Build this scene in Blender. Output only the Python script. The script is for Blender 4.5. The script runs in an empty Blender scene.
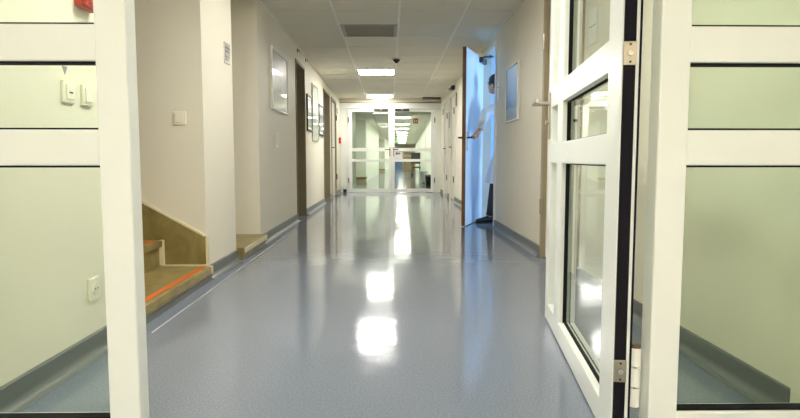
import bpy, bmesh, math, random
from mathutils import Vector, Matrix, Euler
random.seed(7)
scene = bpy.context.scene
COL = scene.collection
PI = math.pi

# ------------------------------------------------------------------ materials
def new_mat(name):
    m = bpy.data.materials.new(name); m.use_nodes = True
    nt = m.node_tree
    return m, nt, nt.nodes['Principled BSDF']

def mat(name, col, rough=0.5, metal=0.0, spec=0.5, coat=0.0, noise=0.0, nscale=8.0, bump=0.0, bscale=60.0, emit=None, estr=0.0):
    m, nt, p = new_mat(name)
    p.inputs['Base Color'].default_value = (*col, 1)
    p.inputs['Roughness'].default_value = rough
    p.inputs['Metallic'].default_value = metal
    p.inputs['Specular IOR Level'].default_value = spec
    p.inputs['Coat Weight'].default_value = coat
    p.inputs['Coat Roughness'].default_value = 0.05
    tc = nt.nodes.new('ShaderNodeTexCoord')
    if noise:
        n = nt.nodes.new('ShaderNodeTexNoise'); n.inputs['Scale'].default_value = nscale; n.inputs['Detail'].default_value = 4
        nt.links.new(tc.outputs['Object'], n.inputs['Vector'])
        r = nt.nodes.new('ShaderNodeMix'); r.data_type = 'RGBA'
        r.inputs[6].default_value = (*[c * (1 - noise) for c in col], 1)
        r.inputs[7].default_value = (*[min(1, c * (1 + noise)) for c in col], 1)
        nt.links.new(n.outputs['Fac'], r.inputs[0]); nt.links.new(r.outputs[2], p.inputs['Base Color'])
    if bump:
        n = nt.nodes.new('ShaderNodeTexNoise'); n.inputs['Scale'].default_value = bscale; n.inputs['Detail'].default_value = 3
        nt.links.new(tc.outputs['Object'], n.inputs['Vector'])
        b = nt.nodes.new('ShaderNodeBump'); b.inputs['Strength'].default_value = bump; b.inputs['Distance'].default_value = 0.01
        nt.links.new(n.outputs['Fac'], b.inputs['Height']); nt.links.new(b.outputs['Normal'], p.inputs['Normal'])
    if emit:
        p.inputs['Emission Color'].default_value = (*emit, 1); p.inputs['Emission Strength'].default_value = estr
    return m

def floor_mat():
    m, nt, p = new_mat('vinyl_floor')
    L = nt.links
    tc = nt.nodes.new('ShaderNodeTexCoord')
    n = nt.nodes.new('ShaderNodeTexNoise'); n.inputs['Scale'].default_value = 130; n.inputs['Detail'].default_value = 3
    L.new(tc.outputs['Object'], n.inputs['Vector'])
    r = nt.nodes.new('ShaderNodeValToRGB')
    e = r.color_ramp.elements
    e[0].position = .36; e[0].color = (.165, .192, .238, 1)
    e[1].position = .66; e[1].color = (.215, .243, .290, 1)
    L.new(n.outputs['Fac'], r.inputs['Fac'])
    L.new(r.outputs['Color'], p.inputs['Base Color'])
    # slightly uneven gloss and gentle long waves of the laid sheet
    n2 = nt.nodes.new('ShaderNodeTexNoise'); n2.inputs['Scale'].default_value = 1.7; n2.inputs['Detail'].default_value = 5
    L.new(tc.outputs['Object'], n2.inputs['Vector'])
    mr = nt.nodes.new('ShaderNodeMapRange'); mr.inputs['To Min'].default_value = FLOOR_ROUGH - .03; mr.inputs['To Max'].default_value = FLOOR_ROUGH + .05
    L.new(n2.outputs['Fac'], mr.inputs['Value']); L.new(mr.outputs['Result'], p.inputs['Roughness'])
    n3 = nt.nodes.new('ShaderNodeTexNoise'); n3.inputs['Scale'].default_value = 7; n3.inputs['Detail'].default_value = 2
    L.new(tc.outputs['Object'], n3.inputs['Vector'])
    b = nt.nodes.new('ShaderNodeBump'); b.inputs['Strength'].default_value = .05; b.inputs['Distance'].default_value = .02
    L.new(n3.outputs['Fac'], b.inputs['Height']); L.new(b.outputs['Normal'], p.inputs['Normal'])
    p.inputs['Specular IOR Level'].default_value = .42
    return m
FLOOR_ROUGH = .09

def glass_mat(name, tint, gloss=1.0):
    m = bpy.data.materials.new(name); m.use_nodes = True
    nt = m.node_tree; nt.nodes.clear(); L = nt.links
    out = nt.nodes.new('ShaderNodeOutputMaterial')
    t = nt.nodes.new('ShaderNodeBsdfTransparent'); t.inputs['Color'].default_value = (*tint, 1)
    g = nt.nodes.new('ShaderNodeBsdfGlossy'); g.inputs['Roughness'].default_value = .015; g.inputs['Color'].default_value = (1, 1, 1, 1)
    f = nt.nodes.new('ShaderNodeFresnel'); f.inputs['IOR'].default_value = 1.5
    mx = nt.nodes.new('ShaderNodeMixShader')
    # the mirror share belongs to the face the light enters by; leaving the pane it only passes
    ge = nt.nodes.new('ShaderNodeNewGeometry'); k = nt.nodes.new('ShaderNodeMath'); k.operation = 'SUBTRACT'; k.inputs[0].default_value = 1
    L.new(ge.outputs['Backfacing'], k.inputs[1])
    k2 = nt.nodes.new('ShaderNodeMath'); k2.operation = 'MULTIPLY'; L.new(f.outputs['Fac'], k2.inputs[0]); L.new(k.outputs[0], k2.inputs[1])
    L.new(k2.outputs[0], mx.inputs['Fac']); L.new(t.outputs[0], mx.inputs[1]); L.new(g.outputs[0], mx.inputs[2])
    L.new(mx.outputs[0], out.inputs['Surface'])
    return m

def art_mat(name, stops, scale=3.0, distort=1.5, axis='Z', lo=0., hi=1., coat=.6):
    """printed picture under glass: bands of colour along the height, broken up by noise"""
    m, nt, p = new_mat(name); L = nt.links
    tc = nt.nodes.new('ShaderNodeTexCoord')
    s = nt.nodes.new('ShaderNodeSeparateXYZ'); L.new(tc.outputs['Object'], s.inputs[0])
    n = nt.nodes.new('ShaderNodeTexNoise'); n.inputs['Scale'].default_value = scale; n.inputs['Detail'].default_value = 5
    L.new(tc.outputs['Object'], n.inputs['Vector'])
    mr = nt.nodes.new('ShaderNodeMapRange'); mr.inputs['From Min'].default_value = lo; mr.inputs['From Max'].default_value = hi
    L.new(s.outputs[axis], mr.inputs['Value'])
    a = nt.nodes.new('ShaderNodeMath'); a.operation = 'MULTIPLY_ADD'; a.inputs[1].default_value = distort; L.new(n.outputs['Fac'], a.inputs[0])
    sub = nt.nodes.new('ShaderNodeMath'); sub.operation = 'SUBTRACT'; sub.inputs[1].default_value = distort * .5
    L.new(mr.outputs['Result'], sub.inputs[0]); L.new(sub.outputs[0], a.inputs[2])
    r = nt.nodes.new('ShaderNodeValToRGB'); L.new(a.outputs[0], r.inputs['Fac'])
    e = r.color_ramp.elements
    e[0].position, e[0].color = stops[0][0], (*stops[0][1], 1)
    e[1].position, e[1].color = stops[-1][0], (*stops[-1][1], 1)
    for po, c in stops[1:-1]:
        x = e.new(po); x.color = (*c, 1)
    L.new(r.outputs['Color'], p.inputs['Base Color'])
    p.inputs['Roughness'].default_value = .4
    p.inputs['Coat Weight'].default_value = coat; p.inputs['Coat Roughness'].default_value = .03
    return m

def stone_mat():
    m, nt, p = new_mat('stair_stone'); L = nt.links
    tc = nt.nodes.new('ShaderNodeTexCoord')
    n = nt.nodes.new('ShaderNodeTexNoise'); n.inputs['Scale'].default_value = 5; n.inputs['Detail'].default_value = 8; n.inputs['Distortion'].default_value = 1.2
    L.new(tc.outputs['Object'], n.inputs['Vector'])
    r = nt.nodes.new('ShaderNodeValToRGB'); e = r.color_ramp.elements
    e[0].position = .3; e[0].color = (.185, .14, .042, 1)
    e[1].position = .75; e[1].color = (.36, .285, .11, 1)
    L.new(n.outputs['Fac'], r.inputs['Fac']); L.new(r.outputs['Color'], p.inputs['Base Color'])
    p.inputs['Roughness'].default_value = .38
    return m

def wood_mat(name, a, b, rough=.4):
    m, nt, p = new_mat(name); L = nt.links
    tc = nt.nodes.new('ShaderNodeTexCoord')
    mp = nt.nodes.new('ShaderNodeMapping'); mp.inputs['Scale'].default_value = (14, 14, 1.2)
    L.new(tc.outputs['Object'], mp.inputs['Vector'])
    n = nt.nodes.new('ShaderNodeTexNoise'); n.inputs['Scale'].default_value = 3; n.inputs['Detail'].default_value = 6
    L.new(mp.outputs[0], n.inputs['Vector'])
    r = nt.nodes.new('ShaderNodeValToRGB'); e = r.color_ramp.elements
    e[0].position = .35; e[0].color = (*a, 1); e[1].position = .7; e[1].color = (*b, 1)
    L.new(n.outputs['Fac'], r.inputs['Fac']); L.new(r.outputs['Color'], p.inputs['Base Color'])
    p.inputs['Roughness'].default_value = rough
    return m

def emit_mat(name, col, s):
    m, nt, p = new_mat(name)
    p.inputs['Base Color'].default_value = (.8, .8, .8, 1)
    p.inputs['Emission Color'].default_value = (*col, 1); p.inputs['Emission Strength'].default_value = s
    return m

LIGHT_COL = (1.0, .965, .90)
LIGHT = 20.0
M = dict(
    floor=floor_mat(),
    wall=mat('wall_paint', (.78, .735, .61), .55, noise=.02, nscale=3, bump=.03, bscale=250),
    wallgreen=mat('wall_paint_pale', (.82, .85, .74), .5, noise=.02, nscale=3),
    tan=mat('tan_paint', (.62, .52, .30), .6, noise=.03),
    blueroom=mat('room_daylight_tint', (.50, .64, .86), .6, noise=.02),  # blue daylight cast put into the wall colour
    tile=mat('ceiling_tile', (.82, .775, .65), .85, noise=.03, nscale=60),
    tbar=mat('ceiling_bar', (.90, .88, .80), .45),
    void=mat('ceiling_void', (.05, .04, .03), .9),
    vinyl=mat('vinyl_skirting', (.15, .16, .155), .42, noise=.05, nscale=40),
    frame=mat('frame_paint', (.82, .845, .80), .28, noise=.012, nscale=5),
    glass=glass_mat('tinted_glass', (.925, .968, .92)),
    clear=glass_mat('clear_glass', (.95, .97, .96)),
    gasket=mat('rubber_gasket', (.010, .008, .012), .75, spec=.15),
    seam=mat('seam_highlight_tone', (.33, .35, .38), .22),  # lighter than the floor, stands in for its glossy highlight
    steel=mat('brushed_steel', (.46, .42, .34), .3, metal=1),
    chrome=mat('chrome', (.8, .78, .72), .12, metal=1),
    plastic=mat('white_plastic', (.84, .80, .66), .35),
    white=mat('white_cap', (.85, .84, .78), .3),
    browncap=mat('brown_plastic', (.10, .055, .03), .4),
    red=mat('red_plastic', (.50, .02, .012), .3),
    orange=mat('orange_marking', (.62, .125, .012), .6, noise=.06, nscale=60),
    stone=stone_mat(),
    cream_edge=mat('pale_edge', (.74, .66, .45), .45),
    taupe=mat('taupe_door_paint', (.235, .195, .115), .5, noise=.04),
    casing=mat('casing_paint', (.36, .30, .19), .5),
    whitedoor=mat('white_door_paint', (.80, .77, .68), .35, noise=.01),
    leafwhite=mat('door_leaf_white', (.80, .82, .84), .38, noise=.01),
    edgewood=wood_mat('edge_wood', (.12, .045, .015), (.26, .11, .04)),
    brown=wood_mat('trolley_wood', (.12, .08, .04), (.24, .17, .09)),
    black=mat('black_plastic', (.015, .015, .016), .4),
    darkmetal=mat('dark_metal', (.05, .045, .04), .35, metal=.6),
    grey=mat('grey_print', (.22, .23, .25), .5),
    dark=mat('dark_print', (.06, .06, .06), .5),
    alu=mat('aluminium_frame', (.62, .60, .52), .35, metal=.8),
    silver=mat('white_frame', (.78, .76, .68), .4),
    ventgrey=mat('vent_metal', (.36, .33, .26), .45),
    green=mat('exit_green', (.015, .16, .03), .5, emit=(.05, .5, .08), estr=.12),
    exitwhite=mat('exit_white', (.6, .75, .55), .5, emit=(.8, 1, .75), estr=.3),
    diffuser=emit_mat('light_diffuser', LIGHT_COL, LIGHT),
    diffuser_weak=emit_mat('light_diffuser_weak', LIGHT_COL, LIGHT * .42),
    diffuser_far=emit_mat('light_diffuser_lowered', LIGHT_COL, LIGHT * .66),  # emission lowered so the header and exit sign do not wash out
    diffuser_dim=emit_mat('light_diffuser_dimmed', LIGHT_COL, LIGHT * .68),  # emission lowered to keep the near corridor darker
    bluedoor=mat('blue_door_paint', (.10, .28, .75), .4),
    bluepaint=mat('blue_print', (.08, .12, .5), .5),
    skin=mat('skin', (.56, .33, .23), .5, noise=.04),
    hair=mat('dark_hair', (.018, .012, .010), .5, noise=.2, nscale=120),
    coat=mat('pale_coat_cloth', (.72, .76, .82), .8, bump=.1, bscale=40),
    trousers=mat('dark_trouser_cloth', (.035, .032, .030), .85, bump=.1, bscale=80),
    shoe=mat('black_leather', (.012, .012, .014), .35),
    sole=mat('shoe_sole', (.03, .03, .03), .7),
    eyewhite=mat('eye_white', (.8, .78, .74), .2),
)
M['bin'] = mat('bin_plastic', (.72, .74, .68), .4)
M['art_rain'] = art_mat('picture_pale_sheet', [(0, (0.384, 0.384, 0.322)), (.3, (0.217, 0.236, 0.198)), (.42, (0.446, 0.446, 0.384)), (.6, (0.298, 0.310, 0.260)), (.8, (0.434, 0.434, 0.360)), (1, (0.341, 0.353, 0.279))], 5, .7, lo=1.32, hi=1.94)
M['art_blue_reflection'] = art_mat('picture_blue_reflection', [(0, (0.303, 0.341, 0.363)), (.18, (0.303, 0.341, 0.374)), (.22, (0.088, 0.149, 0.253)), (.55, (0.143, 0.220, 0.341)), (.8, (0.209, 0.286, 0.385)), (1, (0.303, 0.363, 0.429))], 4, .25, lo=1.2, hi=1.72)  # blue tones stand for the open door reflected in the glazing
M['art_field'] = art_mat('picture_field', [(0, (0.385, 0.420, 0.315)), (.35, (0.210, 0.252, 0.168)), (.5, (0.490, 0.504, 0.462)), (1, (0.434, 0.476, 0.462))], 4, .4, lo=1.2, hi=1.75)
M['art_poster'] = art_mat('picture_poster', [(0, (0.495, 0.525, 0.450)), (.3, (0.300, 0.345, 0.285)), (.5, (0.525, 0.540, 0.465)), (.75, (0.375, 0.420, 0.375)), (1, (0.555, 0.570, 0.510))], 5, .5, lo=1.08, hi=2.0)
M['art_lake'] = art_mat('picture_lake', [(0, (0.280, 0.322, 0.280)), (.4, (0.385, 0.434, 0.434)), (.6, (0.196, 0.231, 0.210)), (1, (0.476, 0.504, 0.490))], 4, .4, lo=1.2, hi=1.75)

# ------------------------------------------------------------------ geometry
def T(x=0, y=0, z=0): return Matrix.Translation((x, y, z))
def RZ(a): return Matrix.Rotation(a, 4, 'Z')
def RX(a): return Matrix.Rotation(a, 4, 'X')
def RY(a): return Matrix.Rotation(a, 4, 'Y')

class MB:
    def __init__(s): s.bm = bmesh.new()
    def _merge(s, b, m=None):
        if m is not None: b.transform(m)
        me = bpy.data.meshes.new('tmp'); b.to_mesh(me); s.bm.from_mesh(me); bpy.data.meshes.remove(me); b.free(); return s
    def box(s, x0, x1, y0, y1, z0, z1, bev=0.0, m=None, seg=2):
        b = bmesh.new(); bmesh.ops.create_cube(b, size=1)
        b.transform(T((x0 + x1) / 2, (y0 + y1) / 2, (z0 + z1) / 2) @ Matrix.Diagonal((abs(x1 - x0), abs(y1 - y0), abs(z1 - z0), 1)))
        if bev: bmesh.ops.bevel(b, geom=b.edges[:], offset=bev, segments=seg, affect='EDGES', profile=.5)
        return s._merge(b, m)
    def cyl(s, p0, p1, r0, r1=None, n=20, caps=True, m=None):
        r1 = r0 if r1 is None else r1
        p0, p1 = Vector(p0), Vector(p1); d = p1 - p0
        b = bmesh.new(); bmesh.ops.create_cone(b, cap_ends=caps, segments=n, radius1=r0, radius2=r1, depth=d.length)
        b.transform(T(*((p0 + p1) / 2)) @ d.to_track_quat('Z', 'Y').to_matrix().to_4x4())
        return s._merge(b, m)
    def ball(s, c, r, sx=1, sy=1, sz=1, n=16, m=None, rot=None):
        b = bmesh.new(); bmesh.ops.create_uvsphere(b, u_segments=n, v_segments=max(6, n // 2 + 2), radius=r)
        b.transform(T(*c) @ (rot if rot else Matrix.Identity(4)) @ Matrix.Diagonal((sx, sy, sz, 1)))
        return s._merge(b, m)
    def prism(s, pts, a0, a1, axis='z', m=None, bev=0.0):
        """plan outline extruded along an axis: z -> pts are (x,y); y -> pts are (x,z); x -> pts are (y,z)"""
        b = bmesh.new()
        f = {'z': lambda p, a: (p[0], p[1], a), 'y': lambda p, a: (p[0], a, p[1]), 'x': lambda p, a: (a, p[0], p[1])}[axis]
        v0 = [b.verts.new(f(p, a0)) for p in pts]; v1 = [b.verts.new(f(p, a1)) for p in pts]
        b.faces.new(v0); b.faces.new(v1)
        for i in range(len(pts)):
            j = (i + 1) % len(pts); b.faces.new((v0[i], v0[j], v1[j], v1[i]))
        bmesh.ops.recalc_face_normals(b, faces=b.faces)
        if bev: bmesh.ops.bevel(b, geom=b.edges[:], offset=bev, segments=2, affect='EDGES', profile=.5)
        return s._merge(b, m)
    def loft(s, rings, cap=True, m=None):
        b = bmesh.new(); R = [[b.verts.new(p) for p in r] for r in rings]; n = len(R[0])
        for a, c in zip(R, R[1:]):
            for i in range(n): b.faces.new((a[i], a[(i + 1) % n], c[(i + 1) % n], c[i]))
        if cap: b.faces.new(R[0][::-1]); b.faces.new(R[-1])
        bmesh.ops.recalc_face_normals(b, faces=b.faces)
        return s._merge(b, m)
    def tube(s, pts, rad, n=12, m=None):
        """tapered tube through points, round ends"""
        pts = [Vector(p) for p in pts]; rings = []
        if not hasattr(rad, '__len__'): rad = [rad] * len(pts)
        up = Vector((0, 0, 1))
        for i, p in enumerate(pts):
            d = (pts[min(i + 1, len(pts) - 1)] - pts[max(i - 1, 0)]).normalized()
            a = d.cross(up)
            if a.length < .1: a = d.cross(Vector((1, 0, 0)))
            a.normalize(); c = a.cross(d).normalized()
            rings.append([p + (a * math.cos(2 * PI * k / n) + c * math.sin(2 * PI * k / n)) * rad[i] for k in range(n)])
        s.loft(rings, True)
        if m is not None: raise ValueError
        return s

def link(name, mb, material, parent=None, origin=None, smooth=False):
    me = bpy.data.meshes.new(name)
    bm = mb.bm
    pw = Vector((0, 0, 0))
    if parent is not None:
        q = parent
        while q: pw += Vector(q.location); q = q.parent
    o0 = Vector(origin) if origin is not None else pw.copy()
    bmesh.ops.translate(bm, verts=bm.verts, vec=-o0)
    bm.normal_update(); bm.to_mesh(me); bm.free()
    o = bpy.data.objects.new(name, me); COL.objects.link(o)
    o.location = o0 - pw
    if parent is not None: o.parent = parent
    if material is not None: me.materials.append(M[material] if isinstance(material, str) else material)
    if smooth:
        for p in me.polygons: p.use_smooth = True
    return o

def tag(o, label, cat, group=None, kind=None):
    o['label'] = label; o['category'] = cat
    if group: o['group'] = group
    if kind: o['kind'] = kind
    return o

def empty(name, loc, label, cat, group=None, kind=None):
    o = bpy.data.objects.new(name, None); COL.objects.link(o); o.location = loc
    o.empty_display_size = .05
    return tag(o, label, cat, group, kind)

def dup(root, loc, label, group=None):
    r = root.copy(); COL.objects.link(r); r.location = loc; r['label'] = label
    if group: r['group'] = group
    for ch in list(root.children):
        c = ch.copy(); COL.objects.link(c); c.parent = r
        for g in list(ch.children):
            d = g.copy(); COL.objects.link(d); d.parent = c
    return r

def struct(name, mb, material, label, cat, parent=None, origin=(0, 0, 0)):
    o = link(name, mb, material, parent, origin if parent is None else None)
    if parent is None: tag(o, label, cat, None, 'structure')
    return o

# ------------------------------------------------------------------ main sizes
XL, XR, CZ = -1.21, 1.235, 2.26
YB, YF, YE = -3.4, 14.35, 56.0          # wall behind, far double doors, end of the corridor beyond
def bl(y): return -1.15 + .028 * (y - YF)   # walls of the corridor beyond run slightly to the right
def br(y): return 1.235 + .028 * (y - YF)

# floor ---------------------------------------------------------------
fb = MB()
fb.box(-4.4, 4.7, YB, YF, -.1, 0)
fb.box(-4.0, 5.0, YF, YE + .3, -.1, 0)
struct('floor', fb, 'floor', 'glossy speckled blue grey vinyl corridor floor', 'floor')

# ceiling -------------------------------------------------------------
cb = MB()
xl = [XL, -.555, .095, .745, XR]
PIT = .63
ys = [5.95 + PIT * k for k in range(-15, 14)]
LIGHT_YS = [-2.87, -1.61, 2.17, 4.06, 9.73, 13.51]
VENT_Y = 6.58
def near(a, b): return abs(a - b) < .02
for y in ys:
    for i in range(4):
        if i == 1 and (near(y, VENT_Y) or any(near(y, l) for l in LIGHT_YS)): continue
        x0, x1 = xl[i], xl[i + 1]
        y1 = min(y + PIT, YF)
        if y1 - y < .05: continue
        cb.box(x0 + .009, x1 - .009, y + .008, y1 - .008, CZ, CZ + .02, .003, seg=1)
cb.box(-4.4, XL, 2.5, 4.0, 3.3, 3.4)                 # over the stairs
cb.box(-2.7, XL, 4.55, 5.6, CZ, CZ + .02)            # over the recess
cb.box(1.336, 4.7, 5.1, 9.8, 2.5, 2.52)               # over the side room
# beyond the far doors
YB_L = [21.07, 24.85, 28.63, 32.41, 36.19, 39.97, 43.75, 47.53, 51.31]  # far end of the row added to light the blue door
y = YF + .05
xl2 = [-4.0, -1.21, -.555, .095, .745, 1.4, 5.0]
k = 0
while y < YE:
    for i in range(6):
        cb.box(xl2[i] + .009, xl2[i + 1] - .009, y + .005, y + 1.26 - .005, CZ + .03, CZ + .05)
    y += 1.26
struct('ceiling', cb, 'tile', 'suspended ceiling of pale square tiles', 'ceiling')
tb = MB()
for x in xl[1:4]: tb.box(x - .011, x + .011, YB, YF, CZ - .006, CZ + .012)
for x in (XL, XR): tb.box(x - .002 if x < 0 else x - .02, x + .02 if x < 0 else x + .002, YB, YF, CZ - .006, CZ + .012)
struct('trim_1', tb, 'tbar', 'pale metal bars of the ceiling grid', 'ceiling trim')
vb = MB(); vb.box(-1.4, 1.4, YB, YF, CZ + .06, CZ + .08); vb.box(-4, 5, YF, YE, CZ + .10, CZ + .12)
struct('ceiling_void', vb, 'void', 'dark void above the ceiling tiles', 'ceiling')

# walls ---------------------------------------------------------------
H = CZ + .06
wl = MB()
wl.box(-1.5, XL, YB, 2.46, 0, H)
wl.box(-4.3, XL, 2.46, 2.66, 0, 3.3)                      # near side of the stairs
wl.box(-4.3, XL, 3.88, 4.62, 0, 3.3)                      # pier between stairs and recess
wl.box(-4.4, -4.2, 2.46, 4.0, 0, 3.3)
wl.box(-1.30, XL, 2.66, 3.88, CZ, 3.3)                    # over the stair opening
wl.box(-2.6, -2.45, 4.62, 5.5, 0, H)                      # back of the recess
wl.box(-2.6, XL, 5.5, 5.7, 0, H)
wl.box(-1.6, XL, 5.7, 7.68, 0, H)
wl.box(-1.6, XL, 7.68, 8.48, 2.09, H)
wl.box(-1.6, XL, 8.48, 10.85, 0, H)
wl.box(-1.6, XL, 10.85, 11.9, 2.09, H)
wl.box(-1.6, XL, 11.9, 12.25, 0, H)
wl.box(-1.6, XL, 12.25, 13.3, 2.09, H)
wl.box(-1.6, XL, 13.3, YF + .1, 0, H)
struct('wall_left', wl, 'wall', 'cream painted left corridor wall with stair and door recesses', 'wall')
DA, DB = (11.2, 12.15), (12.55, 13.5)
wr = MB()
segs = [(YB, 3.8), (4.77, 6.88), (7.86, DA[0]), (DA[1], DB[0]), (DB[1], YF + .1)]
for a, b in segs: wr.box(XR, 1.335, a, b, 0, H)
for a, b in ((3.8, 4.77), (6.88, 7.86), DA, DB): wr.box(XR, 1.335, a, b, 2.11, H)
wr.box(1.222, XR, 1.40, 1.73, 0, H)                        # small pier the glazed screen is fixed to
struct('wall_right', wr, 'wall', 'cream painted right corridor wall', 'wall')
wb = MB(); wb.box(-1.5, 1.335, YB - .15, YB, 0, H)
struct('wall_back', wb, 'wall', 'cream wall closing the corridor behind the viewer', 'wall')
# side room (daylit)
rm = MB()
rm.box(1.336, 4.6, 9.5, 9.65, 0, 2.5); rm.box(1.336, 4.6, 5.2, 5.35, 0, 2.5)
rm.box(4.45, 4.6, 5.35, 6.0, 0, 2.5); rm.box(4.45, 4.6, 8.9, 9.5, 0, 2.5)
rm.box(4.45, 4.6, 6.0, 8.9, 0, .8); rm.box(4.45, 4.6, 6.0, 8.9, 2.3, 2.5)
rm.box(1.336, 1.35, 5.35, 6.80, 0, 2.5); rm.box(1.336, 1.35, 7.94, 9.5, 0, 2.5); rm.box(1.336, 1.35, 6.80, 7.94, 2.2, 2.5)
struct('wall_room', rm, 'blueroom', 'side room walls with blue daylight put into the paint', 'wall')
w3 = empty('window_3', (4.5, 7.45, .8), 'daylight window of the side room', 'window', None, 'structure')
f = MB()
for a, b in ((6.0, 6.06), (7.42, 7.48), (8.84, 8.9)): f.box(4.48, 4.54, a, b, .8, 2.3, .004)
f.box(4.48, 4.54, 6.06, 8.84, .8, .86, .004); f.box(4.48, 4.54, 6.06, 8.84, 2.24, 2.3, .004)
link('window_frame', f, 'white', w3)
for a, b in ((6.06, 7.42), (7.48, 8.84)): link('glass_pane', MB().box(4.505, 4.511, a, b, .86, 2.24), 'clear', w3)

# walls beyond the far doors
wf = MB()
def slant(xa, ya, xb, yb, t, z0=0, z1=CZ + .06, mb=wf):
    mb.prism([(xa, ya), (xb, yb), (xb + t, yb), (xa + t, ya)], z0, z1)
slant(bl(YF), YF + .1, bl(18.2), 18.2, -.3)
slant(bl(22.6), 22.6, bl(33), 33, -2.0)
slant(bl(42), 42, bl(YE), YE, -2.2)
wf.box(-3.2, -3.0, 18.2, 22.6, 0, H); wf.box(-3.0, -1.3, 18.0, 18.2, 0, H)
wf.box(-3.0, -2.6, 33, 42, 0, H)
struct('wall_left_beyond', wf, 'wallgreen', 'pale left wall of the corridor beyond the glass doors', 'wall')
wf2 = MB()
for a, b in ((YF + .1, 18.8), (20.0, 26.0), (27.2, 34), (35.2, YE)): slant(br(a), a, br(b), b, .3, mb=wf2)
for a, b in ((18.8, 20.0), (26, 27.2), (34, 35.2)):
    slant(br(a), a, br(b), b, .3, 2.1, mb=wf2)
struct('wall_right_beyond', wf2, 'wallgreen', 'pale right wall of the corridor beyond the glass doors', 'wall')
struct('wall_end', MB().box(-2.5, 4, YE, YE + .2, 0, H), 'tan', 'tan wall at the far end of the corridor', 'wall')
n = 20
def plain_door(a, b, mat_, label):
    global n
    xa, xb = br(a) + .12, br(b) + .12
    o = MB().prism([(xa, a), (xb, b), (xb + .05, b), (xa + .05, a)], 0, 2.1)
    d = struct('door_%d' % n, o, mat_, label, 'door'); n += 1
    return d
plain_door(18.8, 20.0, 'tan', 'nearest tan door on the right wall beyond the glass doors')
plain_door(26, 27.2, 'tan', 'tan door behind the wheeled trolley beyond the glass doors')
plain_door(34, 35.2, 'tan', 'farthest tan door on the right wall beyond the glass doors')
bd = empty('door_10', (.8, YE, 0), 'blue door in the tan end wall of the far corridor', 'door', None, 'structure')
link('leaf', MB().box(.47, 1.14, YE - .06, YE - .005, 0, 2.05, .01), 'bluedoor', bd)
link('door_handle', MB().box(.53, .66, YE - .12, YE - .06, 1.02, 1.05, .005), 'steel', bd)

# skirting -------------------------------------------------------------
def skirt(mb, wall_x, side, y0, y1):
    """side=+1: wall on the left, floor to +x"""
    pr = [(0, .088), (.010, .088), (.013, .084), (.013, .034)]
    for k in range(1, 7):
        t = k / 6 * PI / 2
        pr.append((.013 + .028 * (1 - math.cos(t)), .034 - .030 * math.sin(t)))
    pr += [(.048, .0015), (.048, .0), (0, 0)]
    mb.prism([(wall_x + side * (d + .0005), z + .0004) for d, z in pr], y0, y1, 'y')
sl = MB()
for a, b in ((YB, 2.655), (3.89, 4.615), (5.52, 7.68), (8.48, 10.85), (11.9, 12.25), (13.3, YF - .05)): skirt(sl, XL, 1, a, b)
struct('baseboard_left', sl, 'vinyl', 'grey vinyl coved skirting along the left wall', 'skirting')
sr = MB()
for a, b in ((YB, 1.39), (1.735, 3.8), (4.77, 6.88), (7.86, DA[0]), (DA[1], DB[0]), (DB[1], YF - .05)): skirt(sr, XR, -1, a, b)
struct('baseboard_right', sr, 'vinyl', 'grey vinyl coved skirting along the right wall', 'skirting')

# floor weld bead on the left, coloured pale as a highlight line
wm = MB()
wm.prism([(-1.094 + .005 * math.cos(t * PI / 8), .0003 + .004 * math.sin(t * PI / 8)) for t in range(9)], 2.66, 6.9, 'y')
struct('trim_5', wm, 'seam', 'welded floor seam along the left wall, coloured pale as a highlight line', 'floor seam')
# ------------------------------------------------------------------ stairs
st = empty('staircase', (-1.17, 3.27, 0), 'brown stone staircase rising into the left wall opening, orange strips on its treads', 'stairs')
Y0, Y1 = 2.663, 3.846
tops = [.098 + .172 * k for k in range(8)]
xs = [-1.165 - .32 * k for k in range(9)]
for k in range(8):
    s = MB()
    x0 = -4.19 if k == 7 else xs[k + 1] - .02
    z0 = 0.001 if k == 0 else tops[k - 1]
    # riser block with slab on it
    s.box(x0, xs[k] - (.012 if k else .0), Y0, Y1, z0 + (.045 if k == 0 else .0005), tops[k] - .04)
    s.box(x0, xs[k] + (.008 if k else .0), Y0, Y1, tops[k] - .04, tops[k], .004)
    so = link('step', s, 'stone', st)
    link('orange_strip', MB().box(xs[k] - .065, xs[k] - .030, Y0 + .02, Y1 - .03, tops[k] + .0003, tops[k] + .002), 'orange', so)
    e = MB().box(xs[k] - .020 + (.008 if k else 0), xs[k] + .0035 + (.008 if k else 0), Y1 - .03, Y1 + .004, (z0 + .05) if k == 0 else z0 + .01, tops[k] + .001)
    link('pale_corner', e, 'cream_edge', so)
    if k == 0: link('skirting', MB().box(x0, xs[0] - .008, Y0, Y1, 0.001, .045), 'vinyl', so)
# sloping stone skirt on the far side wall: top edge drops towards the corridor
sk = MB()
sx = [(-1.20, .102), (-1.20, .285)]
slope = .172 / .32 * 1.03
xe = -4.15
sx += [(-1.215, .29), (xe, .29 + slope * (-1.215 - xe)), (xe, .10 + (-1.53 - xe) * slope - .09)]
sk.prism([(-1.195, .1), (-1.195, .285), (-1.22, .292), (xe, .292 + slope * (-1.22 - xe)), (xe, .1)], 3.848, 3.879, 'y')
sko = link('wall_skirt', sk, 'stone', st)
ed = MB()
ed.prism([(-1.22, .2935), (xe, .2935 + slope * (-1.22 - xe)), (xe, .308 + slope * (-1.22 - xe)), (-1.222, .309)], 3.846, 3.8795, 'y')
ed.box(-1.2055, -1.1915, 3.844, 3.8795, .1, .29)
link('pale_edging', ed, 'cream_edge', sko)
jl = MB().box(-1.49, -1.195, 3.832, 3.8475, .0985, .108)
link('pale_joint', jl, 'cream_edge', sko)

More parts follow.
